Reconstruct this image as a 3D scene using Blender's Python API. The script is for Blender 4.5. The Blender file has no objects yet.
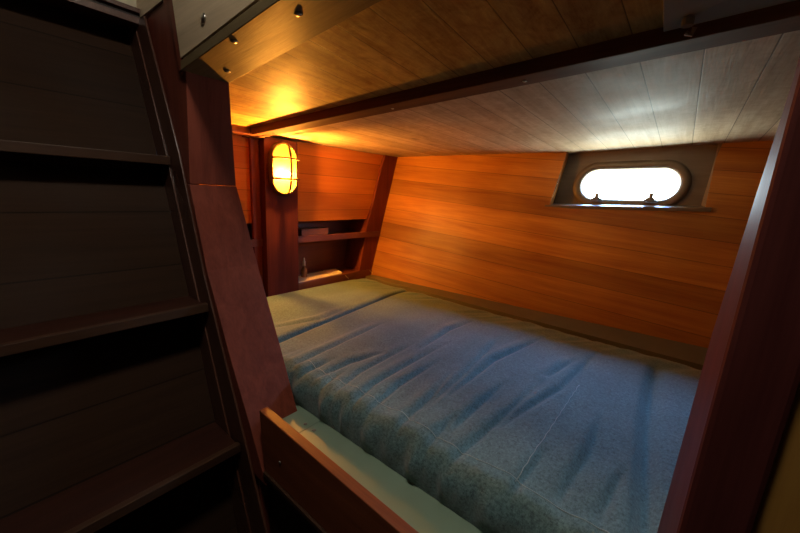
import bpy, bmesh, math, random
import numpy as np
from mathutils import Vector, Matrix
random.seed(4)
SC = bpy.context.scene
COL = SC.collection
S = 0.45            # metres per layout unit (one unit = eye height above the mattress)
ZC = 1.25           # eye height above the cabin sole
FL = -ZC / S        # sole, in layout units
ORG = {}            # object name -> origin (layout units)

def W(p, o=(0, 0, 0)):
    return ((p[0]-o[0])*S, (p[1]-o[1])*S, (p[2]-o[2])*S)

def WW(p):          # world position of a layout point
    return (p[0]*S, p[1]*S, p[2]*S+ZC)

# ------------------------------------------------------------------ materials
def nt(name):
    m = bpy.data.materials.new(name); m.use_nodes = True
    t = m.node_tree; t.nodes.clear()
    out = t.nodes.new('ShaderNodeOutputMaterial')
    return m, t, out
def N(t, kind, **kw):
    n = t.nodes.new(kind)
    for k, v in kw.items():
        if k == 'ins':
            for kk, vv in v.items(): n.inputs[kk].default_value = vv
        else: setattr(n, k, v)
    return n
def math_(t, op, a, b=None, c=None):
    n = t.nodes.new('ShaderNodeMath'); n.operation = op
    for i, x in enumerate((a, b, c)):
        if x is None: continue
        if isinstance(x, (int, float)): n.inputs[i].default_value = x
        else: t.links.new(x, n.inputs[i])
    return n.outputs[0]
def dot_(t, v, d):
    n = t.nodes.new('ShaderNodeVectorMath'); n.operation = 'DOT_PRODUCT'
    t.links.new(v, n.inputs[0]); n.inputs[1].default_value = d
    return n.outputs['Value']
def mixc(t, f, a, b, mode='MIX'):
    n = t.nodes.new('ShaderNodeMix'); n.data_type = 'RGBA'; n.blend_type = mode
    if isinstance(f, (int, float)): n.inputs[0].default_value = f
    else: t.links.new(f, n.inputs[0])
    for i, x in ((6, a), (7, b)):
        if isinstance(x, tuple): n.inputs[i].default_value = (*x, 1)
        else: t.links.new(x, n.inputs[i])
    return n.outputs[2]

def wood(name, base, dark, grain=(0, 1, 0), across=(1, 0, 0), width=None, off=0.0, seam=0.010,
         rough=0.38, vary=0.35, bump=0.25, coat=0.0, gs=1.0, knots=False, seam_dark=0.12, spec=0.5):
    """grain/across are unit directions in metres-space object coordinates; width = plank width in metres"""
    m, t, out = nt(name)
    tc = N(t, 'ShaderNodeTexCoord')
    P = tc.outputs['Object']
    g = Vector(grain).normalized(); a = Vector(across).normalized(); w = g.cross(a)
    u = dot_(t, P, g); v = dot_(t, P, a); d = dot_(t, P, w)
    if width:
        q = math_(t, 'DIVIDE', v, width); q = math_(t, 'ADD', q, off)
        idx = math_(t, 'FLOOR', q); fr = math_(t, 'FRACT', q)
        wn = N(t, 'ShaderNodeTexWhiteNoise', noise_dimensions='1D'); t.links.new(idx, wn.inputs['W'])
        rnd = wn.outputs['Value']
        e = math_(t, 'MINIMUM', fr, math_(t, 'SUBTRACT', 1.0, fr))
        sm = N(t, 'ShaderNodeMapRange', ins={1: 0.0, 2: seam/width*0.5, 3: 1.0, 4: 0.0}); t.links.new(e, sm.inputs[0])
        seamf = sm.outputs[0]
    else:
        rnd = None; seamf = None
    cx = t.nodes.new('ShaderNodeCombineXYZ')
    t.links.new(math_(t, 'MULTIPLY', u, 2.2*gs), cx.inputs[0])
    t.links.new(math_(t, 'MULTIPLY', v, 38*gs), cx.inputs[1])
    dz = math_(t, 'MULTIPLY', d, 38*gs)
    if rnd is not None: dz = math_(t, 'ADD', dz, math_(t, 'MULTIPLY', rnd, 57.0))
    t.links.new(dz, cx.inputs[2])
    n1 = N(t, 'ShaderNodeTexNoise', ins={'Scale': 1.0, 'Detail': 5.0, 'Roughness': 0.6, 'Distortion': 0.7}); t.links.new(cx.outputs[0], n1.inputs['Vector'])
    cx2 = t.nodes.new('ShaderNodeCombineXYZ')
    t.links.new(math_(t, 'MULTIPLY', u, 9*gs), cx2.inputs[0]); t.links.new(math_(t, 'MULTIPLY', v, 300*gs), cx2.inputs[1]); t.links.new(math_(t, 'MULTIPLY', d, 300*gs), cx2.inputs[2])
    n2 = N(t, 'ShaderNodeTexNoise', ins={'Scale': 1.0, 'Detail': 3.0, 'Roughness': 0.6}); t.links.new(cx2.outputs[0], n2.inputs['Vector'])
    n3 = N(t, 'ShaderNodeTexNoise', ins={'Scale': 5.0, 'Detail': 3.0}); t.links.new(P, n3.inputs['Vector'])
    f = math_(t, 'ADD', math_(t, 'MULTIPLY', n1.outputs[0], 0.62), math_(t, 'MULTIPLY', n2.outputs[0], 0.25))
    f = math_(t, 'ADD', f, math_(t, 'MULTIPLY', n3.outputs[0], 0.25))
    if knots:
        n4 = N(t, 'ShaderNodeTexNoise', ins={'Scale': 26.0, 'Detail': 6.0, 'Roughness': 0.7, 'Distortion': 1.2}); t.links.new(P, n4.inputs['Vector'])
        f = math_(t, 'ADD', f, math_(t, 'MULTIPLY', math_(t, 'SUBTRACT', n4.outputs[0], 0.5), 0.55))
    mr = N(t, 'ShaderNodeMapRange', ins={1: 0.38, 2: 0.74, 3: 0.0, 4: 1.0}); t.links.new(f, mr.inputs[0])
    col = mixc(t, mr.outputs[0], dark, base)
    if rnd is not None:
        k = math_(t, 'ADD', math_(t, 'MULTIPLY', rnd, vary), 1.0-vary*0.6)
        cc = t.nodes.new('ShaderNodeCombineXYZ')
        for i in range(3): t.links.new(k, cc.inputs[i])
        col = mixc(t, 1.0, col, cc.outputs[0], 'MULTIPLY')
    if knots:
        cx3 = t.nodes.new('ShaderNodeCombineXYZ')
        t.links.new(math_(t, 'MULTIPLY', u, 2.6), cx3.inputs[0]); t.links.new(math_(t, 'MULTIPLY', v, 5.5), cx3.inputs[1])
        vo = N(t, 'ShaderNodeTexVoronoi', ins={'Scale': 1.0}); t.links.new(cx3.outputs[0], vo.inputs['Vector'])
        kr = N(t, 'ShaderNodeMapRange', ins={1: 0.03, 2: 0.10, 3: 0.55, 4: 0.0}); t.links.new(vo.outputs['Distance'], kr.inputs[0])
        col = mixc(t, kr.outputs[0], col, tuple(c*0.35 for c in dark))
    if seamf is not None:
        col = mixc(t, math_(t, 'MULTIPLY', seamf, 1.0-seam_dark), col, tuple(c*0.10 for c in dark))
    b = N(t, 'ShaderNodeBsdfPrincipled', ins={'Specular IOR Level': spec})
    t.links.new(col, b.inputs['Base Color'])
    rr = N(t, 'ShaderNodeMapRange', ins={1: 0.3, 2: 0.7, 3: max(0.05, rough-0.08), 4: rough+0.12}); t.links.new(n3.outputs[0], rr.inputs[0])
    t.links.new(rr.outputs[0], b.inputs['Roughness'])
    b.inputs['Coat Weight'].default_value = coat; b.inputs['Coat Roughness'].default_value = 0.25
    h = math_(t, 'ADD', math_(t, 'MULTIPLY', n1.outputs[0], 0.5), math_(t, 'MULTIPLY', n2.outputs[0], 0.25))
    if seamf is not None: h = math_(t, 'SUBTRACT', h, math_(t, 'MULTIPLY', seamf, 0.15))
    bp = N(t, 'ShaderNodeBump', ins={'Strength': bump, 'Distance': 0.002}); t.links.new(h, bp.inputs['Height'])
    t.links.new(bp.outputs[0], b.inputs['Normal'])
    t.links.new(b.outputs[0], out.inputs[0])
    return m

def plain(name, col, rough=0.5, metal=0.0, noise=0.15, scale=20.0, bump=0.0):
    m, t, out = nt(name)
    tc = N(t, 'ShaderNodeTexCoord')
    n = N(t, 'ShaderNodeTexNoise', ins={'Scale': scale, 'Detail': 4.0}); t.links.new(tc.outputs['Object'], n.inputs['Vector'])
    c = mixc(t, n.outputs[0], tuple(x*(1-noise) for x in col), tuple(min(1, x*(1+noise)) for x in col))
    b = N(t, 'ShaderNodeBsdfPrincipled', ins={'Roughness': rough, 'Metallic': metal})
    t.links.new(c, b.inputs['Base Color'])
    if bump:
        bp = N(t, 'ShaderNodeBump', ins={'Strength': bump, 'Distance': 0.002}); t.links.new(n.outputs[0], bp.inputs['Height']); t.links.new(bp.outputs[0], b.inputs['Normal'])
    t.links.new(b.outputs[0], out.inputs[0])
    return m

def fabric():
    m, t, out = nt('denim_cover')
    tc = N(t, 'ShaderNodeTexCoord'); P = tc.outputs['Object']
    def stretched(sx, sy, sz):
        mp = N(t, 'ShaderNodeMapping'); mp.inputs['Scale'].default_value = (sx, sy, sz); t.links.new(P, mp.inputs['Vector'])
        n = N(t, 'ShaderNodeTexNoise', ins={'Scale': 1.0, 'Detail': 3.0, 'Roughness': 0.65}); t.links.new(mp.outputs[0], n.inputs['Vector']); return n.outputs[0]
    a = stretched(900, 160, 300); b_ = stretched(160, 900, 300); c_ = stretched(190, 190, 190)
    big = stretched(9, 9, 9)
    f = math_(t, 'ADD', math_(t, 'MULTIPLY', a, 0.3), math_(t, 'MULTIPLY', b_, 0.3)); f = math_(t, 'ADD', f, math_(t, 'MULTIPLY', c_, 0.4))
    mr = N(t, 'ShaderNodeMapRange', ins={1: 0.36, 2: 0.64, 3: 0.0, 4: 1.0}); t.links.new(f, mr.inputs[0])
    col = mixc(t, mr.outputs[0], (0.022, 0.046, 0.052), (0.128, 0.225, 0.235))
    br = N(t, 'ShaderNodeMapRange', ins={1: 0.3, 2: 0.7, 3: 0.82, 4: 1.12}); t.links.new(big, br.inputs[0])
    cc = t.nodes.new('ShaderNodeCombineXYZ')
    for i in range(3): t.links.new(br.outputs[0], cc.inputs[i])
    col = mixc(t, 1.0, col, cc.outputs[0], 'MULTIPLY')
    b = N(t, 'ShaderNodeBsdfPrincipled', ins={'Roughness': 0.85, 'Specular IOR Level': 0.25})
    b.inputs['Sheen Weight'].default_value = 0.25; b.inputs['Sheen Roughness'].default_value = 0.5
    t.links.new(col, b.inputs['Base Color'])
    bp = N(t, 'ShaderNodeBump', ins={'Strength': 0.35, 'Distance': 0.0012}); t.links.new(f, bp.inputs['Height']); t.links.new(bp.outputs[0], b.inputs['Normal'])
    t.links.new(b.outputs[0], out.inputs[0])
    return m

X, Y, Z = (1, 0, 0), (0, 1, 0), (0, 0, 1)
M = {}
M['ceil_r'] = wood('ceiling_cedar', (0.58, 0.43, 0.29), (0.34, 0.225, 0.135), Y, X, 0.0855, 0.22, seam=0.0032, rough=0.6, vary=0.28, bump=0.9, spec=0.06, knots=True)
M['ceil_f'] = wood('ceiling_cedar_fore', (0.68, 0.48, 0.15), (0.34, 0.17, 0.04), (0.10, 1, 0), (1, -0.10, 0), 0.074, 0.35, seam=0.0026, rough=0.55, vary=0.4, bump=0.9, spec=0.18, knots=True)
M['hull'] = wood('hull_cedar', (0.54, 0.235, 0.034), (0.29, 0.085, 0.010), (1, 0.09, -0.05), (0.05, 0.27, 1), 0.0815, 0.1, seam=0.0032, rough=0.45, vary=0.42, bump=0.45, knots=False, gs=0.8, seam_dark=0.2)
M['part'] = wood('partition_cedar', (0.74, 0.26, 0.025), (0.60, 0.17, 0.014), Y, Z, 0.078, 0.3, seam=0.003, rough=0.6, vary=0.3, bump=0.3, seam_dark=0.2, spec=0.15)
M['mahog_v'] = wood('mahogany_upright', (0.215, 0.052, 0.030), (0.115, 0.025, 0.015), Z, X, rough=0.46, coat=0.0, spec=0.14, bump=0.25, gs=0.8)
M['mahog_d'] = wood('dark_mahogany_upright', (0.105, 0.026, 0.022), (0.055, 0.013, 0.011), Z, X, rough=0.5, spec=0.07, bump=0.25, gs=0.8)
M['mahog_y'] = wood('mahogany_athwart', (0.200, 0.058, 0.034), (0.105, 0.028, 0.018), Y, X, rough=0.36, coat=0.15, bump=0.25)
M['mahog_x'] = wood('mahogany_foreaft', (0.190, 0.055, 0.030), (0.100, 0.026, 0.015), X, Z, rough=0.36, coat=0.15, bump=0.25)
M['beam'] = wood('beam_mahogany', (0.17, 0.085, 0.045), (0.09, 0.04, 0.022), X, Y, rough=0.6, coat=0.0, bump=0.3, spec=0.03)
M['rail'] = wood('header_rail_oak', (0.24, 0.175, 0.085), (0.10, 0.065, 0.03), X, Y, rough=0.5, bump=0.7, gs=0.6, spec=0.18)
M['oak'] = wood('header_oak', (0.78, 0.60, 0.40), (0.46, 0.34, 0.21), X, Z, rough=0.5, bump=0.6, gs=0.6, coat=0.1)
M['oak_y'] = wood('oak_athwart', (0.62, 0.56, 0.40), (0.5, 0.42, 0.28), Y, Z, rough=0.42, bump=0.4, gs=0.7)
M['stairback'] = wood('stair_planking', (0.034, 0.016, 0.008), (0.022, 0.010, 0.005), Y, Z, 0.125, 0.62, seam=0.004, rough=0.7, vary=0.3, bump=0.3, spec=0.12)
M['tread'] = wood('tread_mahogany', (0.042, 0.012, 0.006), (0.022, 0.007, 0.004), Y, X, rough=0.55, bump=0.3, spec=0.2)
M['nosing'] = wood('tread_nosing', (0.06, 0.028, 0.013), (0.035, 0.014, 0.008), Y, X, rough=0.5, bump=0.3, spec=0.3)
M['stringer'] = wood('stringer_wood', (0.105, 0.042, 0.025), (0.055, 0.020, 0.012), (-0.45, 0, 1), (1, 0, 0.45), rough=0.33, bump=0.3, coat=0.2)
M['board'] = wood('leeboard_mahogany', (0.22, 0.062, 0.022), (0.12, 0.030, 0.011), X, Z, rough=0.42, bump=0.3, spec=0.25)
M['ochre'] = wood('ochre_panel', (0.42, 0.22, 0.045), (0.32, 0.15, 0.03), Z, X, rough=0.5, bump=0.2)
M['darkwin'] = wood('window_box_wood', (0.17, 0.125, 0.09), (0.10, 0.07, 0.05), X, Z, rough=0.38, bump=0.25)
M['cheek'] = wood('window_cheek_varnish', (0.30, 0.22, 0.16), (0.20, 0.14, 0.10), Z, X, rough=0.2, bump=0.08, coat=0.8)
M['green'] = plain('green_painted_plywood', (0.185, 0.265, 0.195), 0.5, 0, 0.12, 14, 0.15)
M['ledge'] = plain('olive_ledge_paint', (0.115, 0.100, 0.060), 0.55, 0, 0.2, 18, 0.15)
M['grey'] = plain('grey_painted_panel', (0.36, 0.35, 0.29), 0.6, 0, 0.1, 6)
M['dark'] = plain('dark_cabin_wood', (0.022, 0.012, 0.009), 0.6, 0, 0.2, 8)
M['sole'] = wood('cabin_sole_wood', (0.05, 0.028, 0.018), (0.03, 0.015, 0.01), X, Y, 0.06, 0, rough=0.5)
M['brass'] = plain('aged_brass', (0.55, 0.38, 0.14), 0.32, 1.0, 0.15, 40)
M['cage'] = plain('tarnished_brass', (0.10, 0.06, 0.022), 0.6, 0.3, 0.2, 40)
M['steel'] = plain('screw_steel', (0.55, 0.52, 0.48), 0.3, 1.0, 0.1, 40)
M['bronze'] = plain('porthole_bronze', (0.16, 0.12, 0.085), 0.55, 0.6, 0.2, 30)
M['darkmetal'] = plain('dark_fitting_metal', (0.20, 0.18, 0.16), 0.45, 0.4, 0.2, 30)
M['paper'] = plain('cream_paper', (0.86, 0.78, 0.58), 0.7, 0, 0.05, 30)
M['thread'] = plain('pale_stitching', (0.30, 0.36, 0.36), 0.8, 0, 0.1, 60)
M['boxwood'] = wood('small_box_wood', (0.30, 0.12, 0.05), (0.2, 0.07, 0.03), Y, X, rough=0.45)
M['cream'] = plain('cream_plastic', (0.75, 0.68, 0.52), 0.45, 0, 0.05, 20)
M['denim'] = fabric()

def glass_mat():
    m, t, out = nt('porthole_glass')
    tr = N(t, 'ShaderNodeBsdfTransparent'); tr.inputs[0].default_value = (0.94, 0.96, 0.95, 1)
    gl = N(t, 'ShaderNodeBsdfGlossy'); gl.inputs['Roughness'].default_value = 0.03
    tc = N(t, 'ShaderNodeTexCoord'); n = N(t, 'ShaderNodeTexNoise', ins={'Scale': 40.0}); t.links.new(tc.outputs['Object'], n.inputs['Vector'])
    mr = N(t, 'ShaderNodeMapRange', ins={1: 0.3, 2: 0.7, 3: 0.04, 4: 0.08}); t.links.new(n.outputs[0], mr.inputs[0])
    mx = N(t, 'ShaderNodeMixShader'); t.links.new(mr.outputs[0], mx.inputs[0]); t.links.new(tr.outputs[0], mx.inputs[1]); t.links.new(gl.outputs[0], mx.inputs[2])
    t.links.new(mx.outputs[0], out.inputs[0]); return m
M['glass'] = glass_mat()
def globe_mat():
    m, t, out = nt('frosted_lamp_glass')
    tr = N(t, 'ShaderNodeBsdfTransparent'); tr.inputs[0].default_value = (1, 0.93, 0.80, 1)
    tl = N(t, 'ShaderNodeBsdfTranslucent'); tl.inputs[0].default_value = (1.0, 0.58, 0.12, 1)
    tc = N(t, 'ShaderNodeTexCoord'); n = N(t, 'ShaderNodeTexNoise', ins={'Scale': 60.0}); t.links.new(tc.outputs['Object'], n.inputs['Vector'])
    mr = N(t, 'ShaderNodeMapRange', ins={1: 0.3, 2: 0.7, 3: 0.07, 4: 0.11}); t.links.new(n.outputs[0], mr.inputs[0])
    mx = N(t, 'ShaderNodeMixShader'); t.links.new(mr.outputs[0], mx.inputs[0]); t.links.new(tr.outputs[0], mx.inputs[1]); t.links.new(tl.outputs[0], mx.inputs[2])
    t.links.new(mx.outputs[0], out.inputs[0]); return m
M['globe'] = globe_mat()
def emit(name, col, st):
    m, t, out = nt(name); e = N(t, 'ShaderNodeEmission'); e.inputs[0].default_value = (*col, 1); e.inputs[1].default_value = st
    t.links.new(e.outputs[0], out.inputs[0]); return m
LAMP = 6400.0
M['bulb'] = emit('glowing_bulb', (1.0, 0.40, 0.055), LAMP)
M['dome'] = emit('fill_lamp_diffuser', (1.0, 0.92, 0.78), 110.0)  # glow of the added fill lamp, out of view

# ------------------------------------------------------------------ geometry helpers
def link(name, me, mat, parent=None, origin=None, bevel=0.0, smooth=False):
    me.materials.append(mat)
    o = bpy.data.objects.new(name, me); COL.objects.link(o)
    if parent is not None:
        o.parent = parent; ORG[o.name] = ORG[parent.name]
    else:
        ORG[o.name] = origin or (0, 0, 0); o.location = WW(ORG[o.name])
    if smooth:
        for p in me.polygons: p.use_smooth = True
    if bevel:
        b = o.modifiers.new('bevel', 'BEVEL'); b.width = bevel; b.segments = 2; b.limit_method = 'ANGLE'; b.angle_limit = math.radians(35)
    return o
class MB:
    """collects closed shapes, in layout units"""
    def __init__(s): s.v = []; s.f = []
    def add(s, vs, fs):
        n = len(s.v); s.v += [tuple(v) for v in vs]; s.f += [[i+n for i in f] for f in fs]
    def box(s, x0, x1, y0, y1, z0, z1):
        s.hexa([(x0, y0, z0), (x1, y0, z0), (x1, y1, z0), (x0, y1, z0)], [(x0, y0, z1), (x1, y0, z1), (x1, y1, z1), (x0, y1, z1)])
    def hexa(s, lo, hi):
        s.loft([lo, hi])
    def prism(s, poly, off):
        s.loft([poly, [tuple(Vector(p)+Vector(off)) for p in poly]])
    def loft(s, rings, cap=True):
        n = len(rings[0]); vs = [p for r in rings for p in r]; fs = []
        for k in range(len(rings)-1):
            for i in range(n):
                j = (i+1) % n; fs.append([k*n+i, k*n+j, (k+1)*n+j, (k+1)*n+i])
        if cap:
            fs.append(list(range(n))[::-1]); fs.append([(len(rings)-1)*n+i for i in range(n)])
        s.add(vs, fs)
    def tube(s, pts, r, n=8, closed=False):
        P = [Vector(p) for p in pts]; rings = []; up = None; m = len(P)
        for i, p in enumerate(P):
            a = P[(i-1) % m] if (closed or i > 0) else P[i]; b = P[(i+1) % m] if (closed or i < m-1) else P[i]
            d = (b-a).normalized()
            if up is None: up = d.orthogonal().normalized()
            up = (up - d*up.dot(d)).normalized(); q = d.cross(up)
            rings.append([tuple(p + (up*math.cos(t)+q*math.sin(t))*r) for t in [2*math.pi*k/n for k in range(n)]])
        if closed:
            nn = len(rings); vs = [v for rr in rings for v in rr]; fs = []
            for k in range(nn):
                k2 = (k+1) % nn
                for i in range(n):
                    j = (i+1) % n; fs.append([k*n+i, k*n+j, k2*n+j, k2*n+i])
            s.add(vs, fs)
        else: s.loft(rings)
    def cyl(s, a, b, r, n=16, r2=None):
        a = Vector(a); b = Vector(b); d = (b-a).normalized(); u = d.orthogonal().normalized(); q = d.cross(u); r2 = r if r2 is None else r2
        s.loft([[tuple(c + (u*math.cos(t)+q*math.sin(t))*rr) for t in [2*math.pi*k/n for k in range(n)]] for c, rr in ((a, r), (b, r2))])
    def dome(s, c, nrm, r, h, n=12, rings=4):
        c = Vector(c); d = Vector(nrm).normalized(); u = d.orthogonal().normalized(); q = d.cross(u); R = []
        for k in range(rings+1):
            a = k/rings*math.pi/2*0.97
            R.append([tuple(c + d*h*math.sin(a) + (u*math.cos(t)+q*math.sin(t))*r*math.cos(a)) for t in [2*math.pi*i/n for i in range(n)]])
        s.loft(R)
    def grid(s, F, us, vs, closed_off=None):
        """surface F(u,v)->point; closed_off = vector making it a closed slab"""
        nu, nv = len(us), len(vs)
        top = [tuple(F(u, v)) for v in vs for u in us]
        fs = [[j*nu+i, j*nu+i+1, (j+1)*nu+i+1, (j+1)*nu+i] for j in range(nv-1) for i in range(nu-1)]
        if closed_off is None: s.add(top, fs); return
        K = len(top); off = Vector(closed_off)
        bot = [tuple(Vector(p)+off) for p in top]
        f2 = [[K+a for a in f[::-1]] for f in fs]
        edge = [i for i in range(nu)] + [j*nu+nu-1 for j in range(1, nv)] + [(nv-1)*nu+i for i in range(nu-2, -1, -1)] + [j*nu for j in range(nv-2, 0, -1)]
        f3 = [[edge[(k+1) % len(edge)], edge[k], K+edge[k], K+edge[(k+1) % len(edge)]] for k in range(len(edge))]
        s.add(top+bot, fs+f2+f3)
    def build(s, name, mat, parent=None, origin=None, bevel=0.0, smooth=False):
        o0 = ORG[parent.name] if parent is not None else (origin or (0, 0, 0))
        me = bpy.data.meshes.new(name); me.from_pydata([W(p, o0) for p in s.v], [], s.f)
        bm = bmesh.new(); bm.from_mesh(me); bmesh.ops.recalc_face_normals(bm, faces=bm.faces); bm.to_mesh(me); bm.free()
        return link(name, me, mat, parent, origin, bevel, smooth)
def tag(o, label, cat, group=None):
    o['label'] = label; o['category'] = cat
    if group: o['group'] = group
    return o
def thing(name, label, cat, origin, group=None):
    o = bpy.data.objects.new(name, None); COL.objects.link(o); o.empty_display_size = 0.05
    ORG[o.name] = origin; o.location = WW(origin); return tag(o, label, cat, group)
def struct(o, label=None):
    o['kind'] = 'structure'
    if label: o['label'] = label
    return o
def B(*a): m = MB(); m.box(*a); return m

# ------------------------------------------------------------------ shell curves
def HY(x, z): return 3.46 + 0.289*(z-0.42) + 0.09*(x+2.88)                 # hull planking surface
def zH(x): return 0.42 + 0.0093*(x+2.88) if x < -0.95 else 0.438 + 0.045*(x+0.95)
def zBm(x): return 0.519 + 0.052*x                                        # beam underside
def zR(x, y):
    a = zBm(x) + 0.035; yh = HY(x, zH(x)); t = (y-1.6)/(yh-1.6)
    return a + (zH(x)-a)*t
def zF(x, y):
    a = 0.70 + 0.105*x + 0.012; b = zBm(x) + 0.055; t = (y-0.935)/(1.5-0.935)
    return a + (b-a)*t
lin = lambda a, b, n: [a+(b-a)*i/(n-1) for i in range(n)]

# ------------------------------------------------------------------ hull wall with window recess
SL = lambda x: -0.05 + 0.046*(x+1.0)                                      # sill height at the hull surface
xl, xr = -1.0, 0.122
m = MB()
def hullblock(x0, x1, z0f, z1f):
    th = (0, 0.10, 0)
    lo = [(x0, HY(x0, z0f(x0)), z0f(x0)), (x1, HY(x1, z0f(x1)), z0f(x1))]
    hi = [(x0, HY(x0, z1f(x0)), z1f(x0)), (x1, HY(x1, z1f(x1)), z1f(x1))]
    q = [lo[0], lo[1], hi[1], hi[0]]
    m.prism(q, th)
hb = lambda x: -1.30; ht = lambda x: 0.66
# left block's right edge follows the recess cheek (x -1.0 at the sill, -0.95 at the head)
def pt(x, z): return (x, HY(x, z), z)
m.prism([pt(-3.3, -1.3), pt(-1.0, -1.3), pt(-1.0, SL(-1.0)), pt(-0.935, 0.66), pt(-3.3, 0.66)], (0, 0.10, 0))
m.prism([pt(-1.0, -1.3), pt(xr, -1.3), pt(xr, SL(xr)), pt(-1.0, SL(-1.0))], (0, 0.10, 0))
m.prism([pt(xr, -1.3), pt(1.3, -1.3), pt(1.3, 0.66), pt(xr, 0.66)], (0, 0.10, 0))
struct(m.build('wall_back', M['hull']), 'slanted hull wall of long orange cedar planks behind the mattress')

# window box, pane, frame, fittings
YB = 3.69
win = thing('window_1', 'oval porthole in a dark recessed box high on the plank hull wall', 'window', (-0.42, YB, 0.17))
del win['category']; struct(win)
def cheek(zs, xf, xb, sx):
    """side board of the box: front edge on the hull surface, back edge behind the back panel"""
    m = MB(); R = []
    for z in zs:
        f = xf(z); b = xb(z); yb = YB+0.18*(z-CZ_)+0.04; hy = HY(f, z)
        R.append([(f, min(hy+0.004, yb-0.03), z), (b, yb, z), (b+sx*0.16, yb+0.05, z), (f+sx*0.12, max(hy+0.03, 0), z)])
    m.loft(R); return m.build('cheek_board', M['cheek'], win)
CZ_ = 0.17
ck1 = cheek([-0.01, 0.2, 0.60], lambda z: xr, lambda z: 0.074+0.045*max(0, z), 1)
ck2 = cheek([-0.06, 0.2, 0.60], lambda z: -1.0+0.11*(z+0.05), lambda z: -1.006+0.07*(z+0.03), -1)
m = MB()
m.hexa([(-1.04, HY(-1, SL(-1))-0.008, SL(-1.04)-0.030), (0.16, HY(xr, SL(xr))-0.008, SL(0.16)-0.030), (0.16, YB+0.04, SL(0.16)-0.03), (-1.04, YB+0.04, SL(-1.04)-0.03)],
       [(-1.04, HY(-1, SL(-1))-0.008, SL(-1.04)), (0.16, HY(xr, SL(xr))-0.008, SL(0.16)), (0.16, YB+0.04, SL(0.16)+0.024), (-1.04, YB+0.04, SL(-1.04)+0.024)])
m.build('sill_board', M['darkwin'], win, bevel=0.001)
CX, CZ, HW, HH, TL = -0.428, 0.166, 0.362, 0.130, 0.030      # glass opening: half width/height, slope
def oval(hw, hh, y, n=72):
    r = []
    s = hw-hh
    for k in range(n):
        a = 2*math.pi*k/n
        dx, dz = math.cos(a), math.sin(a)
        x = dx*hh + (s if dx > 0 else -s if dx < 0 else 0)
        z = dz*hh
        if abs(dx) < 1e-9: x = 0
        r.append((CX+x, y, CZ+z+TL*x))
    return r
def rectloop(x0, x1, z0, z1, y, ref):
    out = []
    for p in ref:
        dx, dz = p[0]-CX, p[2]-CZ-TL*(p[0]-CX)
        a = (x1-CX) if dx > 0 else (CX-x0); b = (z1-CZ) if dz > 0 else (CZ-z0)
        k = min(a/abs(dx) if abs(dx) > 1e-6 else 1e9, b/abs(dz) if abs(dz) > 1e-6 else 1e9)
        out.append((CX+dx*k, y, CZ+dz*k))
    return out
def frame_ring(m, inner, outer, depth):
    n = len(inner); back = lambda L: [(p[0], p[1]+depth, p[2]) for p in L]
    vs = inner+outer+back(inner)+back(outer); fs = []
    for i in range(n):
        j = (i+1) % n
        fs += [[i, j, n+j, n+i], [2*n+i, 3*n+i, 3*n+j, 2*n+j], [i, 2*n+i, 2*n+j, j], [n+i, n+j, 3*n+j, 3*n+i]]
    m.add(vs, fs)
m = MB(); inn = oval(HW+0.012, HH+0.012, YB); frame_ring(m, inn, rectloop(-1.035, 0.115, -0.10, 0.62, YB, inn), 0.045)
m.build('back_panel', M['darkwin'], win)
m = MB(); inn2 = oval(HW+0.10, HH+0.10, YB+0.05); frame_ring(m, inn2, rectloop(-1.30, 0.40, -0.30, 0.75, YB+0.05, inn2), 0.04)
m.build('leak_blocker', M['darkwin'], win)  # unseen ring added behind the panel to block sky light leaking past
m = MB()
L = [oval(HW+0.075, HH+0.075, YB), oval(HW+0.072, HH+0.072, YB-0.018), oval(HW+0.045, HH+0.045, YB-0.028), oval(HW+0.012, HH+0.012, YB-0.022), oval(HW, HH, YB-0.006), oval(HW, HH, YB+0.045), oval(HW+0.014, HH+0.014, YB+0.046)]
m.loft(L, cap=False); m.build('porthole_frame', M['bronze'], win, smooth=True)
m = MB(); m.loft([oval(HW+0.004, HH+0.004, YB+0.030), oval(HW+0.004, HH+0.004, YB+0.038)]); m.build('pane', M['glass'], win)
for k, (x, z) in enumerate([(-0.635, 0.028), (-0.236, 0.042)]):     # clamping dogs at the lower rim
    m = MB(); m.box(x-0.045, x+0.045, YB-0.055, YB-0.028, z-0.018, z+0.006); m.cyl((x, YB-0.03, z), (x, YB-0.085, z), 0.018, 12); m.cyl((x, YB-0.07, z-0.004), (x, YB-0.07, z+0.055), 0.017, 10)
    m.box(x-0.03, x+0.03, YB-0.078, YB-0.062, z+0.0, z+0.018)
    m.build('clamp_dog', M['darkmetal'], win, bevel=0.0006)
for x in (-0.635, -0.236):                                           # hinges at the upper rim
    m = MB(); z = 0.345 + TL*(x-CX)
    m.box(x-0.05, x+0.05, YB-0.02, YB, z-0.018, z+0.022)
    for d in (-0.03, 0, 0.03): m.dome((x+d, YB-0.02, z+0.004), (0, -1, 0), 0.008, 0.006, 8, 3)
    m.build('hinge', M['bronze'], win)

for c_ in [q for q in win.children if q not in (ck1, ck2)]:          # the box's back leans with the hull
    for v_ in c_.data.vertices:
        yy = v_.co.y
        if yy > -0.06 : v_.co.y += 0.18*v_.co.z*min(1.0, max(0.0, (yy+0.06)/0.05))

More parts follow.
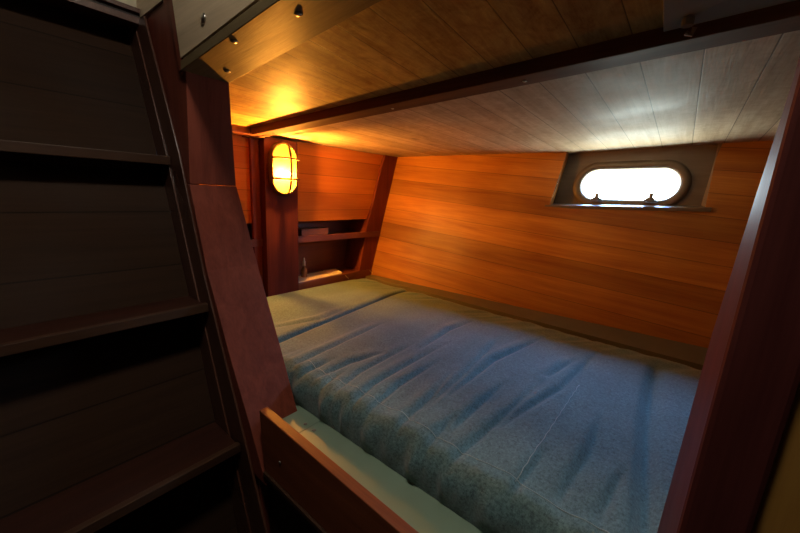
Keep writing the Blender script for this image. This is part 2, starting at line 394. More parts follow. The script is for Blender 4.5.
# ------------------------------------------------------------------ ceilings
m = MB()
m.grid(lambda u, v: (u, 1.52 + (HY(u, zH(u))+0.31-1.52)*v, zR(u, 1.52 + (HY(u, zH(u))-1.52)*v)), [-3.3+0.1*i for i in range(24)]+[-0.95+0.1*i for i in range(24)], lin(0, 1, 6), (0, 0, 0.12))  # runs on outside the hull: unseen overhang added to set the bed's shadow edge
struct(m.build('ceiling', M['ceil_r']), 'pale cedar plank ceiling over the berth lit grey by the porthole')
m = MB()
m.grid(lambda u, v: (u, v, zF(u, v)), lin(-3.3, 1.3, 24), lin(0.78, 1.56, 5), (0, 0, 0.10))
struct(m.build('ceiling', M['ceil_f']), 'varnished cedar plank ceiling between the oak header and the dark beam')
# beam and the trim returning along the partition
def screw(p, nrm, mat, parent, r=0.012, name='screw'):
    m = MB(); m.dome(p, nrm, r, r*0.5, 12, 3); return m.build(name, mat, parent, smooth=True)
m = MB()
xs = [-2.9, -1.5, 0, 1.2]
m.loft([[(x, 1.5, zBm(x)), (x, 1.62, zBm(x)-0.002), (x, 1.62, zBm(x)+0.14), (x, 1.5, zBm(x)+0.14)] for x in xs])
beam = struct(m.build('trim_1', M['beam'], bevel=0.002), 'dark mahogany deck beam crossing the plank ceiling')
for x in (-2.55, -0.62, -1.35): screw((x, 1.565, zBm(x)-0.001), (0, 0, -1), M['steel'], beam, 0.009)
m = MB(); m.hexa([(-2.9, 0.8, 0.38), (-2.74, 0.8, 0.38), (-2.74, 1.5, 0.378), (-2.9, 1.5, 0.378)], [(-2.9, 0.8, 0.56), (-2.74, 0.8, 0.56), (-2.74, 1.5, 0.56), (-2.9, 1.5, 0.56)])
struct(m.build('trim_2', M['mahog_y'], bevel=0.0015), 'reddish trim board under the ceiling along the lamp partition')
# grey painted panel on the fore ceiling
m = MB(); m.hexa([(-0.152, 0.96, zF(-0.15, 0.96)-0.02), (1.0, 0.96, zF(1.0, 0.96)-0.02), (1.0, 1.498, zF(1, 1.49)-0.02), (-0.152, 1.498, zF(-0.15, 1.49)-0.02)],
                 [(-0.152, 0.96, zF(-0.15, 0.96)-0.001), (1.0, 0.96, zF(1.0, 0.96)-0.001), (1.0, 1.498, zF(1, 1.49)-0.001), (-0.152, 1.498, zF(-0.15, 1.49)-0.001)])
gp = tag(m.build('ceiling_panel', M['grey'], origin=(-0.15, 1.2, 0.55), bevel=0.001), 'dull grey painted panel screwed to the ceiling in front of the beam, top right', 'panel')
m = MB(); m.cyl((-0.09, 1.46, zF(-0.09, 1.46)-0.018), (-0.09, 1.46, zF(-0.09, 1.46)-0.04), 0.016, 12); m.tube([(-0.09, 1.46, 0.52), (-0.075, 1.46, 0.512), (-0.07, 1.455, 0.53)], 0.007, 6)
m.build('hook', M['darkmetal'], gp)

# ------------------------------------------------------------------ partition with lamp (left end of the berth)
m = MB()
m.prism([(-2.9, 0.8, -0.335), (-2.9, 3.30, -0.335), (-2.9, 3.52, 0.62), (-2.9, 0.8, 0.62)], (-0.05, 0, 0))   # upper planked panel
struct(m.build('wall_left', M['part']), 'orange cedar plank partition beside the lamp post, above the shelves')
m = MB(); m.box(-3.20, -3.15, 0.78, 3.4, -1.3, 0.6); struct(m.build('wall_left', M['mahog_y']), 'dark red back board of the shelf recess in the partition')
m = MB(); m.box(-2.90, -2.86, 0.8, 3.1, -1.25, -0.945); struct(m.build('trim_3', M['mahog_y'], bevel=0.001), 'dark mahogany board under the lower shelf along the mattress')
m = MB()
# rib against the hull
def ribw(z): return HY(-2.88, z)+0.02
zs = [0.44, 0.10, -0.111, -0.354, -0.7, -0.96, -1.1]; yl = [3.235, 3.12, 3.063, 2.972, 2.90, 2.85, 2.82]
m.loft([[(-2.865, a, z), (-2.865, ribw(z), z), (-3.16, ribw(z), z), (-3.16, a, z)] for z, a in zip(zs, yl)])
struct(m.build('trim_4', M['mahog_v'], bevel=0.0015), 'slanting mahogany rib where the partition meets the hull planks')
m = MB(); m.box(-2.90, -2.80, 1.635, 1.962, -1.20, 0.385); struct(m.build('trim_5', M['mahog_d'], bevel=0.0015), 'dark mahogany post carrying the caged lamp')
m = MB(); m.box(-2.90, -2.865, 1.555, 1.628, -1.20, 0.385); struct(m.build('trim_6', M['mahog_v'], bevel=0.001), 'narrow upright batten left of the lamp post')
# shelves
shelf = thing('wall_shelf', 'long mahogany upper shelf let into the partition to the right of the lamp post', 'shelf', (-3.0, 2.3, -0.53))
B(-3.15, -2.90, 0.82, 2.98, -0.525, -0.500).build('shelf_board', M['mahog_y'], shelf)
m = MB(); m.hexa([(-2.90, 0.82, -0.535), (-2.872, 0.82, -0.535), (-2.848, 3.16, -0.545), (-2.90, 3.16, -0.545)], [(-2.90, 0.82, -0.465), (-2.872, 0.82, -0.465), (-2.848, 3.16, -0.485), (-2.90, 3.16, -0.485)])
m.build('fiddle_rail', M['mahog_y'], shelf, bevel=0.0015)
shelf2 = thing('wall_shelf', 'lower shelf of the partition recess, just above mattress level, holding the paper', 'shelf', (-3.0, 2.3, -0.96))
B(-3.15, -2.862, 0.82, 2.92, -0.962, -0.940).build('shelf_board', M['mahog_y'], shelf2, bevel=0.001)
# things on the shelves
bx = thing('wooden_box', 'flat reddish wooden box lying on the upper shelf right of the lamp post', 'box', (-2.95, 2.55, -0.5))
B(-3.08, -2.94, 2.10, 2.44, -0.50, -0.43).build('body', M['boxwood'], bx, bevel=0.001)
B(-3.085, -2.935, 2.095, 2.445, -0.43, -0.418).build('lid', M['boxwood'], bx, bevel=0.001)
m = MB()
pw = [(-2.868, 2.01), (-2.868, 2.58), (-2.97, 2.62), (-3.08, 2.50), (-3.10, 2.30), (-3.04, 2.03)]
F = lambda p, d: (p[0], p[1], -0.9385+d+0.006*math.sin(p[1]*9+p[0]*5))
m.loft([[F(p, 0.0015) for p in pw], [F(p, 0.007) for p in pw]])
tag(m.build('paper', M['paper'], origin=(-2.97, 2.3, -0.94)), 'crumpled cream paper glowing under the lamp on the lower shelf', 'paper')
m = MB()
fold = [(-2.885, 2.42, -0.93), (-2.885, 2.60, -0.928), (-3.00, 2.60, -0.905), (-3.02, 2.44, -0.905)]
m.loft([fold, [(x, y, z+0.004) for x, y, z in fold]])
tag(m.build('paper', M['paper'], origin=(-2.95, 2.5, -0.93)), 'small folded slip on the right end of the crumpled cream paper', 'paper')
bt = thing('bottle', 'tiny clear bottle standing on the lower shelf beside the lamp post', 'bottle', (-3.0, 2.17, -0.94))
def lathe(m, c, prof, n=20):
    m.loft([[(c[0]+r*math.cos(2*math.pi*k/n), c[1]+r*math.sin(2*math.pi*k/n), c[2]+z) for k in range(n)] for r, z in prof])
m = MB(); lathe(m, (-3.0, 2.17, -0.936), [(0.028, 0), (0.032, 0.006), (0.032, 0.075), (0.026, 0.095), (0.012, 0.108), (0.011, 0.125)])
M['botl'] = plain('amber_bottle_glass', (0.30, 0.16, 0.07), 0.12, 0, 0.1, 20)
m.build('body', M['botl'], bt, smooth=True)
m = MB(); lathe(m, (-3.0, 2.17, -0.812), [(0.014, 0), (0.014, 0.05), (0.009, 0.055), (0.007, 0.085)]); m.build('cap', M['cream'], bt, smooth=True)
# small hooks dangling near the lower shelf
for x, y in ((-2.855, 2.62), (-2.858, 3.02)):
    m = MB(); m.tube([(x, y, -0.955), (x+0.012, y+0.01, -0.975), (x+0.014, y+0.04, -1.0)], 0.004, 6)
    tag(m.build('wire_hook', M['steel'], origin=(x, y, -0.98)), 'thin wire hook below the ' + ('cream paper on the lower shelf' if y < 2.8 else 'right end of the lower shelf near the hull'), 'hook')

# ------------------------------------------------------------------ bulkhead lamp
LY, LZ = 1.800, 0.140
XP = -2.80
lamp = thing('bulkhead_lamp', 'glowing oval caged brass bulkhead lamp on the mahogany post', 'lamp', (XP, LY, LZ))
def stad(x, hw, hh, n=40):
    r = []; s = hh-hw
    for k in range(n):
        a = 2*math.pi*(k+0.5)/n; c, d = math.cos(a), math.sin(a)
        r.append((x, LY+c*hw, LZ+d*hw+(s if d > 0 else -s)))
    return r
m = MB(); m.loft([stad(XP+0.001, 0.128, 0.222), stad(XP+0.020, 0.128, 0.222), stad(XP+0.030, 0.120, 0.214), stad(XP+0.030, 0.088, 0.186)], cap=True)
m.build('base_plate', M['cage'], lamp, smooth=False)
m = MB(); m.loft([stad(XP+0.012, 0.095, 0.195), stad(XP+0.055, 0.095, 0.195), stad(XP+0.085, 0.088, 0.188), stad(XP+0.105, 0.070, 0.168), stad(XP+0.115, 0.045, 0.140), stad(XP+0.118, 0.015, 0.10)])
m.build('glass_globe', M['globe'], lamp, smooth=True)
m = MB(); m.loft([[(XP+x, LY+0.017*math.sin(t)*k, LZ-0.040+0.017*math.cos(t)*k) for t in [2*math.pi*i/14 for i in range(14)]] for k, x in ((0.5, 0.036), (0.8, 0.045), (1, 0.058), (1, 0.085), (0.8, 0.098), (0.35, 0.105))])
m.build('bulb', M['bulb'], lamp, smooth=True)
m = MB(); m.cyl((XP+0.0305, LY, LZ-0.04), (XP+0.034, LY, LZ-0.04), 0.02, 14); m.build('bulb_holder', M['brass'], lamp)
m = MB(); m.tube(stad(XP+0.038, 0.116, 0.212), 0.012, 8, closed=True); m.build('cage_rim', M['cage'], lamp, smooth=True)
def arc_v():
    s = 0.212
    return [(XP+0.038+0.105*math.sin(math.pi*k/16)**0.55, LY, LZ+s*math.cos(math.pi*k/16)) for k in range(17)]
m = MB(); m.tube(arc_v(), 0.009, 8); m.build('cage_bar', M['cage'], lamp, smooth=True)
for dz in (0.088, -0.082):
    m = MB(); m.tube([(XP+0.038+0.10*math.sin(math.pi*k/14)**0.55, LY+0.116*math.cos(math.pi*k/14), LZ+dz) for k in range(15)], 0.008, 8); m.build('cage_bar', M['cage'], lamp, smooth=True)
for y, z in ((LY+0.10, LZ+0.09), (LY-0.10, LZ-0.10)): screw((XP+0.040, y+0.018*(1 if y > LY else -1), z), (1, 0, 0), M['steel'], lamp, 0.010)

# ------------------------------------------------------------------ bulkhead at the opening: jamb, header, right post
def jamb(z):   # near x at height z, far y
    T = [(0.75, -1.90, 0.935), (0.495, -1.915, 0.935), (-0.018, -1.961, 0.970), (-0.44, -1.822, 1.000), (-0.86, -1.613, 1.000), (-1.14, -1.453, 0.985), (-1.40, -1.32, 0.985)]
    for (z0, x0, y0), (z1, x1, y1) in zip(T, T[1:]):
        if z <= z0 and z >= z1:
            t = (z-z0)/(z1-z0); return x0+(x1-x0)*t, y0+(y1-y0)*t
    return T[-1][1:] if z < 0 else T[0][1:]
m = MB(); m.loft([[(jamb(z)[0]-0.22, 0.735, z), (jamb(z)[0], 0.735, z), (jamb(z)[0], jamb(z)[1], z), (jamb(z)[0]-0.22, jamb(z)[1], z)] for z in (0.93, 0.5, 0.2, -0.016)])
struct(m.build('trim_7', M['mahog_v'], bevel=0.001), 'upright upper mahogany jamb of the berth opening')
m = MB(); m.loft([[(jamb(z)[0]-0.07-(0.10 if z < -0.1 else 0.05), 0.732, z), (jamb(z)[0]+0.002, 0.732, z), (jamb(z)[0]+0.002, jamb(z)[1]+0.002, z), (jamb(z)[0]-0.07-(0.10 if z < -0.1 else 0.05), jamb(z)[1]+0.002, z)] for z in (-0.0195, -0.44, -0.86, -1.14, -1.40)])
struct(m.build('trim_8', M['mahog_v'], bevel=0.001), 'sloping lower mahogany jamb of the berth opening')
m = MB(); m.box(-3.4, -2.02, 0.745, 0.80, FL, 0.845); m.prism([(-2.02, 0.745, 0.845), (-1.94, 0.745, 0.845),(-1.98, 0.745, 0.02), (-2.02, 0.745, 0.0), (-1.98, 0.745, -0.2), (-1.60, 0.745, -1.15), (-1.40, 0.745, -1.4), (-1.40, 0.745, FL), (-2.02, 0.745, FL)], (0, 0.055, 0))
struct(m.build('wall_front', M['mahog_v']), 'red mahogany bulkhead panel between the steps and the berth')
# oak header
hz = lambda x: 0.495 + 0.0975*(x+1.915)
m = MB()
m.loft([[(x, 0.715, hz(x)), (x, 0.935, hz(x)+0.001), (x, 0.935, hz(x)+0.16), (x, 0.715, hz(x)+0.040)] for x in (-1.916, -0.9, 1.2)])
hdr = struct(m.build('trim_9', M['rail'], bevel=0.0012), 'oak header rail across the top of the berth opening')
for p in ((-1.47, 0.745), (-1.77, 0.86), (-1.13, 0.80)): screw((p[0], p[1], hz(p[0])-0.0005), (0, 0, -1), M['steel'], hdr, 0.015)
m = MB()
m.loft([[(x, 0.720, hz(x)+0.056), (x, 0.74, hz(x)+0.056), (x-0.08*(x < -1.5)-0.2*(x < -1.5), 0.74, 2.0), (x-0.28*(x < -1.5), 0.720, 2.0)] for x in (-1.922, -0.9, 1.6)])
pn = struct(m.build('wall_front', M['oak']), 'pale oak fascia panel above the berth header')
m = MB(); m.loft([[(x, 0.742, hz(x)+0.03), (x, 0.80, hz(x)+0.03), (x, 0.80, 2.0), (x, 0.742, 2.0)] for x in (-1.925, -0.9, 1.6)])
struct(m.build('wall_front', M['dark']), 'dark wood behind the gap between oak fascia and header rail')
screw((-1.66, 0.7195, 0.652), (0, -1, 0), M['steel'], pn, 0.019)
m = MB(); m.box(-3.6, -1.957, 0.735, 0.80, 0.845, 2.0)
struct(m.build('wall_front', M['oak']), 'pale oak board at deck level above the step stringer')
m = MB(); m.prism([(-1.960, 0.722, 0.50), (-1.917, 0.722, 0.50), (-1.917, 0.722, 0.54), (-2.045, 0.722, 1.2), (-2.10, 0.722, 1.2)], (0, 0.02, 0))
struct(m.build('trim_10', M['mahog_v'], bevel=0.0006), 'narrow dark edge strip beside the oak fascia')
# right post (knee) and ochre panel
m = MB()
R_ = [(FL, 1.10), (-1.1, 1.09), (-0.86, 1.056), (-0.262, 0.975), (0.018, 0.87), (0.186, 0.80), (0.30, 0.79), (0.72, 0.79)]
m.loft([[(0.091, 0.74, z), (0.178, 0.74, z), (0.178, f, z), (0.091, f, z)] for z, f in R_])
struct(m.build('trim_11', M['mahog_d'], bevel=0.004), 'broad mahogany post at the right edge of the berth opening')
m = MB(); m.box(0.179, 1.3, 0.755, 0.86, FL, 0.70); struct(m.build('wall_front', M['ochre']), 'dim ochre bulkhead panel right of the mahogany post')
m = MB(); m.box(0.95, 1.0, 0.8, 4.0, -1.3, 0.75); struct(m.build('wall_right', M['mahog_v']), 'dark end bulkhead at the foot of the berth')

# ------------------------------------------------------------------ berth base, leeboard
base = thing('berth_base', 'green painted plywood berth platform under the blue mattress', 'bunk base', (-1.0, 0.8, FL))
m = MB(); m.box(-2.86, -1.279, 0.78, 3.05, -1.22, -1.18); m.box(-1.275, 0.95, 0.78, 3.05, -1.22, -1.18)
m.build('platform', M['green'], base)
B(-1.40, 0.95, 0.79, 0.83, FL, -1.22).build('front_panel', M['dark'], base)
for p in ((-1.31, 0.95), (-1.24, 0.95)): screw((p[0], p[1], -1.1795), (0, 0, 1), M['darkmetal'], base, 0.010)
m = MB()
m.loft([[(x, 2.93, -1.18), (x, HY(x, -1.18)-0.003, -1.18), (x, HY(x, -1.01)-0.003, -1.012), (x, 2.93, -1.012)] for x in (-2.84, -1.0, 0.94)])
struct(m.build('trim_12', M['ledge'], bevel=0.001), 'olive ledge between the mattress and the hull planks')
lee = thing('leeboard', 'varnished mahogany leeboard along the front edge of the berth', 'board', (-0.9, 0.75, -1.4))
m = MB()
m.hexa([(-1.335, 0.735, -1.325), (0.09, 0.735, -1.345), (0.09, 0.778, -1.345), (-1.335, 0.778, -1.325)], [(-1.365, 0.735, -1.018), (0.09, 0.735, -1.082), (0.09, 0.778, -1.082), (-1.365, 0.778, -1.018)])
m.build('board', M['board'], lee, bevel=0.0016)
m = MB(); m.hexa([(-1.33, 0.725, -1.345), (0.09, 0.725, -1.365), (0.09, 0.776, -1.365), (-1.33, 0.776, -1.345)], [(-1.33, 0.725, -1.325), (0.09, 0.725, -1.345), (0.09, 0.776, -1.345), (-1.33, 0.776, -1.325)])
m.build('lower_bead', M['nosing'], lee)
screw((-1.20, 0.7345, -1.20), (0, -1, 0), M['steel'], lee, 0.008)

# ------------------------------------------------------------------ mattresses
CRE = [[(-1.57,1.05),(-1.60,1.45)], [(-1.39,1.02),(-1.38,1.32),(-1.31,1.55)], [(-1.19,0.98),(-1.26,1.28),(-1.26,1.78)],
 [(-1.05,0.95),(-1.11,1.24),(-1.10,1.93)], [(-0.96,0.94),(-1.01,1.33),(-1.00,1.70)], [(-0.79,0.96),(-0.82,1.33),(-0.88,1.65)],
 [(-0.79,1.24),(-0.81,1.67),(-0.87,2.29)], [(-0.54,0.98),(-0.49,1.42),(-0.45,1.87)], [(-0.47,1.37),(-0.35,1.90),(-0.29,2.65)],
 [(-0.76,1.42),(-0.76,1.95),(-0.65,2.54)], [(-0.44,1.98),(-0.38,2.33)], [(-0.62,1.19),(-0.60,1.75)],
 [(-2.14,1.29),(-2.04,1.62),(-2.09,1.98)], [(-0.16,1.15),(-0.13,1.49),(-0.14,1.75)], [(-0.04,1.16),(-0.01,1.46)],
 [(-1.18,1.75),(-1.22,2.19),(-1.19,2.46)], [(-1.59,1.34),(-1.65,1.88)], [(-0.64,1.0),(-0.66,1.3)], [(-0.30,1.0),(-0.27,1.35)], [(-1.30,1.0),(-1.33,1.2)], [(-1.48,1.0),(-1.47,1.25)]]
def segdist(px, py, a, b):
    ax, ay = a; bx_, by = b; dx, dy = bx_-ax, by-ay; L2 = dx*dx+dy*dy
    t = np.clip(((px-ax)*dx+(py-ay)*dy)/L2, 0, 1); ex, ey = px-(ax+t*dx), py-(ay+t*dy)
    side = (dx*(py-ay)-dy*(px-ax))/math.sqrt(L2)
    return np.sqrt(ex*ex+ey*ey), side, t
rng = np.random.RandomState(3)
def relief(px, py):
    h = np.zeros_like(px)
    for k, c in enumerate(CRE):
        amp = 0.0115 if k != 9 else 0.015
        best = np.full_like(px, 9.0); sd = np.zeros_like(px); tt = np.zeros_like(px)
        n = len(c)-1
        for i in range(n):
            d, s_, t = segdist(px, py, c[i], c[i+1]); mk = d < best
            best = np.where(mk, d, best); sd = np.where(mk, s_, sd); tt = np.where(mk, (i+t)/n, tt)
        env = np.sin(np.pi*np.clip(tt*0.92+0.06, 0, 1))**0.7
        lo = -amp*np.exp(-(best/0.016)**2)
        hi = 0.8*amp*np.exp(-((best-0.045)/0.035)**2)*(sd > 0)
        h += (lo+hi)*env
    # soft fold near the foot
    fx = 0.057+0.03*np.sin(py*2.0)
    h += -0.036*np.exp(-((px-fx)/0.034)**2)*np.clip((2.75-py)/0.3, 0, 1)
    # broad rumples running athwart
    for i in range(26):
        kx = rng.uniform(5, 16); ky = rng.uniform(0.6, 3.5)*rng.choice([-1, 1]); ph = rng.uniform(0, 6.28)
        h += 0.0012*np.sin(px*kx+py*ky+ph)*(1.2-0.3*np.clip(py-1, 0, 2))
    return h
def gathers(px, t):    # puckers along a hem
    return (0.5*np.sin(px*41+1.3*np.sin(px*7))+0.35*np.sin(px*67+2.0+2*np.sin(px*11))+0.3*np.sin(px*23+1))*t
def mattress(name, label, xl0, xl1, xr0, xr1, nx, front=1.02, back=2.93):
    """xl0/xl1: left edge x at front/back; xr0/xr1 right edge"""
    th = 0.18; r = 0.075
    th_s = thing(name, label, 'mattress', ((xl0+xr0)/2, 2.0, -1.18))
    # profile along y: front bottom -> front face -> rounded -> top -> back
    prof = []
    for z in lin(-1.178, -1.178+th-r, 8): prof.append((0.0, z, 1.0, 0))
    for a in lin(0.1, 1.0, 7): prof.append((r-r*math.cos(a*math.pi/2), -1.178+th-r+r*math.sin(a*math.pi/2), 1-a, a))
    ny = 150
    Yt = front+r
    backr = 0.16
    for k in range(1, ny+1): prof.append((r+(back-front-r-backr)*k/ny, -0.998, 0, 1))
    for a in lin(0.1, 1.0, 8): prof.append((back-front-backr+backr*math.sin(a*math.pi/2), -0.998-0.085*(1-math.cos(a*math.pi/2)), -a, 1-a))
    for z in lin(-1.10, -1.178, 3): prof.append((back-front, z, -1, 0))
    prof = np.array(prof); npf = len(prof)
    U = np.linspace(0, 1, nx)
    Yp = front+prof[:, 0]; tY = (Yp-front)/(back-front)
    XL = xl0+(xl1-xl0)*tY; XR = xr0+(xr1-xr0)*tY
    px = XL[:, None]+(XR-XL)[:, None]*U[None, :]; py = np.repeat(Yp[:, None], nx, 1); pz = np.repeat(prof[:, 1][:, None], nx, 1)
    wt = prof[:, 3][:, None]; sf = prof[:, 2][:, None]
    hh = relief(px, py)
    # end rounding
    ed = np.minimum(px-XL[:, None], XR[:, None]-px); er = 0.045
    rr = np.clip(ed/er, 0, 1); endz = -er*0.9*(1-np.sqrt(1-(1-rr)**2))
    zt = np.clip((pz+1.178)/0.18, 0, 1)
    topw = np.clip((pz+1.06)/0.06, 0, 1)
    crown = 0.010*np.sin(np.pi*np.clip((py-front)/(back-front), 0, 1))
    nz = hh*topw + crown*topw + endz*zt
    g = gathers(px, 1.0)
    fr = np.clip(1-(py-front)/0.35, 0, 1)**2*topw
    nz = nz + 0.0065*g*fr
    fy = np.clip(sf, 0, 1); ny_ = 0.015*g*np.clip(sf, 0, 1)*np.clip((pz+1.175)/0.06, 0.12, 1) - 0.012*np.sin(np.pi*zt)*fy
    bk = np.clip((py-(back-0.42))/0.3, 0, 1)*topw
    g2 = gathers(px*0.8-py*0.5, 1.0)
    nz = nz + 0.007*g2*bk - 0.012*bk
    V = np.stack([px, py+ny_, np.maximum(pz+nz, -1.179)], -1).reshape(-1, 3)
    m = MB()
    fs = [[j*nx+i, j*nx+i+1, (j+1)*nx+i+1, (j+1)*nx+i] for j in range(npf-1) for i in range(nx-1)]
    # end walls + bottom
    Vl = [tuple(v) for v in V]
    K = len(Vl); low = []
    for side, col_ in ((0, 0), (1, nx-1)):
        idx0 = len(Vl)
        for j in range(npf): p = Vl[j*nx+col_]; Vl.append((p[0], p[1], -1.179))
        for j in range(npf-1):
            a, b2 = j*nx+col_, (j+1)*nx+col_
            fs.append([a, b2, idx0+j+1, idx0+j] if side == 0 else [b2, a, idx0+j, idx0+j+1])
    m.add(Vl, fs)
    cov = m.build('cover', M['denim'], th_s, smooth=True)
    def surf(x, y):
        j = int(np.argmin(abs(Yp[15:15+ny]-y)))+15; i = int(np.clip((x-XL[j])/(XR[j]-XL[j])*(nx-1), 0, nx-1)); return V[j*nx+i]
    return th_s, surf
mt1, s1 = mattress('mattress', 'narrow blue-grey denim covered cushion at the head, next to the lamp post', -2.845, -2.80, -1.915, -2.175, 90)
mt2, s2 = mattress('mattress', 'large rumpled blue denim covered mattress filling the berth below the porthole', -1.890, -2.150, 0.93, 0.93, 520)
def stitch(pts, par, sf, r=0.0017):
    m = MB(); q = []
    for (a, b_) in zip(pts, pts[1:]):
        for k in range(24):
            t = k/24; q.append((a[0]+(b_[0]-a[0])*t, a[1]+(b_[1]-a[1])*t))
    q.append(pts[-1]); P = []
    for x, y in q:
        v = sf(x, y); P.append((float(v[0]), float(v[1]), float(v[2])+0.0006))
    m.tube(P, r, 5); return m.build('stitched_seam', M['thread'], par, smooth=True)
stitch([(-1.55, 1.135), (-0.88, 1.135), (-0.45, 1.13), (0.05, 1.11)], mt2, s2)
stitch([(-0.30, 1.12), (-0.28, 2.0)], mt2, s2)

# ------------------------------------------------------------------ companionway steps on the left
AL = [(1.05, -2.73), (0.778, -2.609), (0.132, -2.330), (-0.469, -2.085), (-0.62, -2.03), (-1.30, -1.80), (-2.78, -1.30)]      # back / outer line
def ip(T, z):
    for (z0, x0), (z1, x1) in zip(T, T[1:]):
        if z0 >= z >= z1: return x0+(x1-x0)*(z-z0)/(z1-z0)
    return T[0][1] if z > T[0][0] else T[-1][1]
BL = [(1.05, -2.46), (0.838, -2.37), (0.101, -2.027), (-0.423, -1.86), (-0.82, -1.68), (-1.30, -1.47), (-2.78, -0.86)]
steps = thing('companionway_steps', 'dark wooden companionway steps with sloping stringer left of the berth', 'steps', (-2.0, 0.0, FL))
zs = [0.83, 0.5, 0.132, -0.2, -0.469, -0.62, -1.0, -1.3, -2.0, FL]
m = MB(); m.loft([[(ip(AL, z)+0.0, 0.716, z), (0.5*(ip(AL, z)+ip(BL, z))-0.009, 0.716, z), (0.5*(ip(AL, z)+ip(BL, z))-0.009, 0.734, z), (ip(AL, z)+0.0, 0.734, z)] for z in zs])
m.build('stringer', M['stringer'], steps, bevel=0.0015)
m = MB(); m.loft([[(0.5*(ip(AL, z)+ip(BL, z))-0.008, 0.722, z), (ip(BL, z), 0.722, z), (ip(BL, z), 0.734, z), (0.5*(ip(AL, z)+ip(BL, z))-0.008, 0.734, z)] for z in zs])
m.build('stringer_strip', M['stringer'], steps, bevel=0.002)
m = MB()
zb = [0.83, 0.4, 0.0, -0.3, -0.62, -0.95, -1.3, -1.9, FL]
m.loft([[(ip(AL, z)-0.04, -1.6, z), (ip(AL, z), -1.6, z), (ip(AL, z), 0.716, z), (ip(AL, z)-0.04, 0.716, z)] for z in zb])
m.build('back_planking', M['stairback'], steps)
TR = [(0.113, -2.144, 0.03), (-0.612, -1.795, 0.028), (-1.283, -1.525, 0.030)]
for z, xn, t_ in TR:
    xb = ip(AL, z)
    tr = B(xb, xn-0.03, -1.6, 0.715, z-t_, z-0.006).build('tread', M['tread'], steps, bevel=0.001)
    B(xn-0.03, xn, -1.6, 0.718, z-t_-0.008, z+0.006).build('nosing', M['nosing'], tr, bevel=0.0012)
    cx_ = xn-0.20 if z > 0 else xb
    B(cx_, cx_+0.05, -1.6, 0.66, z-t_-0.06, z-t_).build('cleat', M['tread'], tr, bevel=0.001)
# deck sill above the steps
sill = thing('deck_sill', 'grooved dark wooden sill above the top of the companionway steps', 'sill', (-2.5, 0, 0.8))
B(-2.75, -2.44, -1.6, 0.735, 0.803, 0.835).build('lower_rail', M['stringer'], sill, bevel=0.001)
B(-2.75, -2.47, -1.6, 0.735, 0.835, 0.862).build('groove_strip', M['dark'], sill)
B(-2.75, -2.45, -1.6, 0.735, 0.862, 0.885).build('upper_rail', M['stringer'], sill, bevel=0.001)
B(-2.75, -2.50, -1.6, 0.735, 0.885, 2.0).build('deck_board', M['oak_y'], sill)

# ------------------------------------------------------------------ rest of the cabin (behind the camera)
m = MB(); m.box(-3.6, 2.4, -2.6, 4.0, FL-0.08, FL); struct(m.build('floor', M['sole']), 'dark cabin sole')
m = MB(); m.box(-3.6, 2.4, -2.6, 0.85, 2.0, 2.08); struct(m.build('ceiling', M['dark']), 'dark cabin deckhead')
m = MB(); m.box(-3.6, 2.4, -2.68, -2.6, FL, 2.05); struct(m.build('wall_rear', M['dark']), 'dark cabin wall')
m = MB(); m.box(2.4, 2.48, -2.68, 0.9, FL, 2.05); struct(m.build('wall_right', M['dark']), 'dark cabin side wall')
m = MB(); m.box(1.25, 2.45, 0.80, 0.86, FL, 2.05); m.box(0.178, 1.3, 0.80, 0.86, 0.75, 2.05); struct(m.build('wall_front', M['dark']), 'dark cabin wall forward')
m = MB(); m.box(-3.68, -3.6, -2.68, 0.85, FL, 2.05); struct(m.build('wall_left', M['dark']), 'dark cabin wall behind the steps')
cl = thing('cabin_fill_lamp', 'unseen round ceiling lamp added to light the header and the near edge of the bed', 'lamp', (-0.35, 0.22, 2.0))  # added fill light, dressed as a fitting, for header and bed front
m = MB(); m.cyl((-0.35, 0.22, 1.999), (-0.35, 0.22, 1.95), 0.20, 32); m.build('fill_lamp_base', M['brass'], cl)
m = MB(); m.dome((-0.35, 0.22, 1.949), (0, 0, -1), 0.17, 0.07, 32, 6); m.build('fill_diffuser', M['dome'], cl, smooth=True)

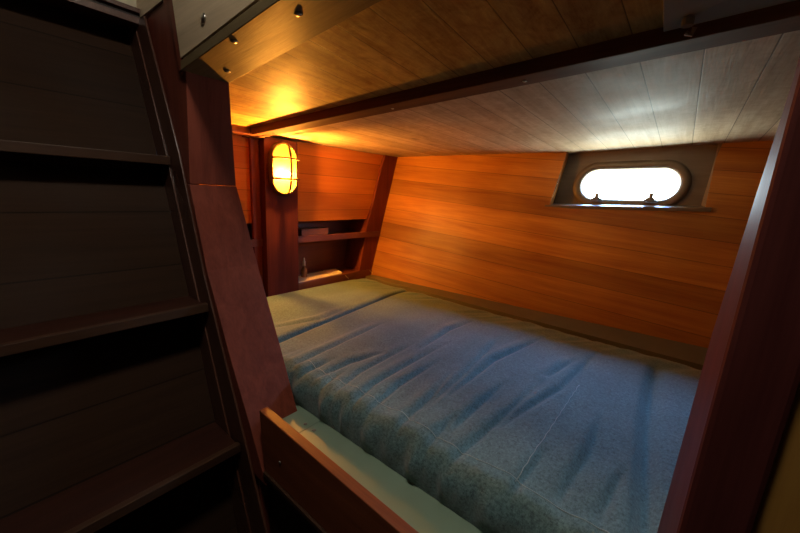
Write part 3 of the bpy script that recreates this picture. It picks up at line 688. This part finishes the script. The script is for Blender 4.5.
# ------------------------------------------------------------------ daylight
w = bpy.data.worlds.new('overcast_sky'); SC.world = w; w.use_nodes = True
t = w.node_tree; t.nodes.clear()
o = t.nodes.new('ShaderNodeOutputWorld'); bg = t.nodes.new('ShaderNodeBackground')
tc = N(t, 'ShaderNodeTexCoord'); sp = t.nodes.new('ShaderNodeSeparateXYZ'); t.links.new(tc.outputs['Generated'], sp.inputs[0])
cr = t.nodes.new('ShaderNodeValToRGB'); e = cr.color_ramp.elements
e[0].position = 0.0; e[0].color = (0.35, 0.40, 0.38, 1)
e[1].position = 1.0; e[1].color = (0.7, 1.4, 2.8, 1)
for p, c in ((0.28, (0.88, 1.00, 0.93, 1)), (0.46, (0.60, 0.68, 0.66, 1)), (0.55, (0.45, 0.55, 0.66, 1)), (0.70, (1.1, 1.8, 2.9, 1)), (0.80, (1.3, 2.6, 5.2, 1)), (0.90, (1.1, 2.2, 4.4, 1))):
    x = e.new(p); x.color = c
mp = N(t, 'ShaderNodeMapRange', ins={1: -1.0, 2: 1.0, 3: 0.0, 4: 1.0}); t.links.new(sp.outputs[2], mp.inputs[0]); t.links.new(mp.outputs[0], cr.inputs[0])
t.links.new(cr.outputs[0], bg.inputs[0]); bg.inputs[1].default_value = 45.0
t.links.new(bg.outputs[0], o.inputs[0])
ld = bpy.data.lights.new('porthole_portal', 'AREA'); ld.shape = 'RECTANGLE'; ld.size = 0.40; ld.size_y = 0.17
ld.cycles.is_portal = True
lo = bpy.data.objects.new('porthole_portal', ld); COL.objects.link(lo)
lo.location = WW((CX, YB+0.09, CZ)); lo.rotation_euler = (math.radians(-90), 0, 0)

# ------------------------------------------------------------------ camera
cam = bpy.data.cameras.new('camera'); co = bpy.data.objects.new('camera', cam); COL.objects.link(co); SC.camera = co
cam.sensor_width = 36.0; cam.lens = 347.8/800*36.0; cam.clip_start = 0.02
Rm = Matrix(((0.776186,-0.171807,0.606645),(0.628343,0.131180,-0.766797),(0.052162,0.976357,0.209774)))
co.matrix_world = Matrix.Translation((0, 0, ZC)) @ Rm.to_4x4()

SC.view_settings.view_transform = 'Standard'; SC.view_settings.look = 'None'
SC.view_settings.exposure = 0.0; SC.view_settings.gamma = 1.0; SC.view_settings.use_curve_mapping = False
SC.cycles.max_bounces = 8; SC.cycles.diffuse_bounces = 5; SC.cycles.transparent_max_bounces = 12
SC.cycles.sample_clamp_indirect = 6.0
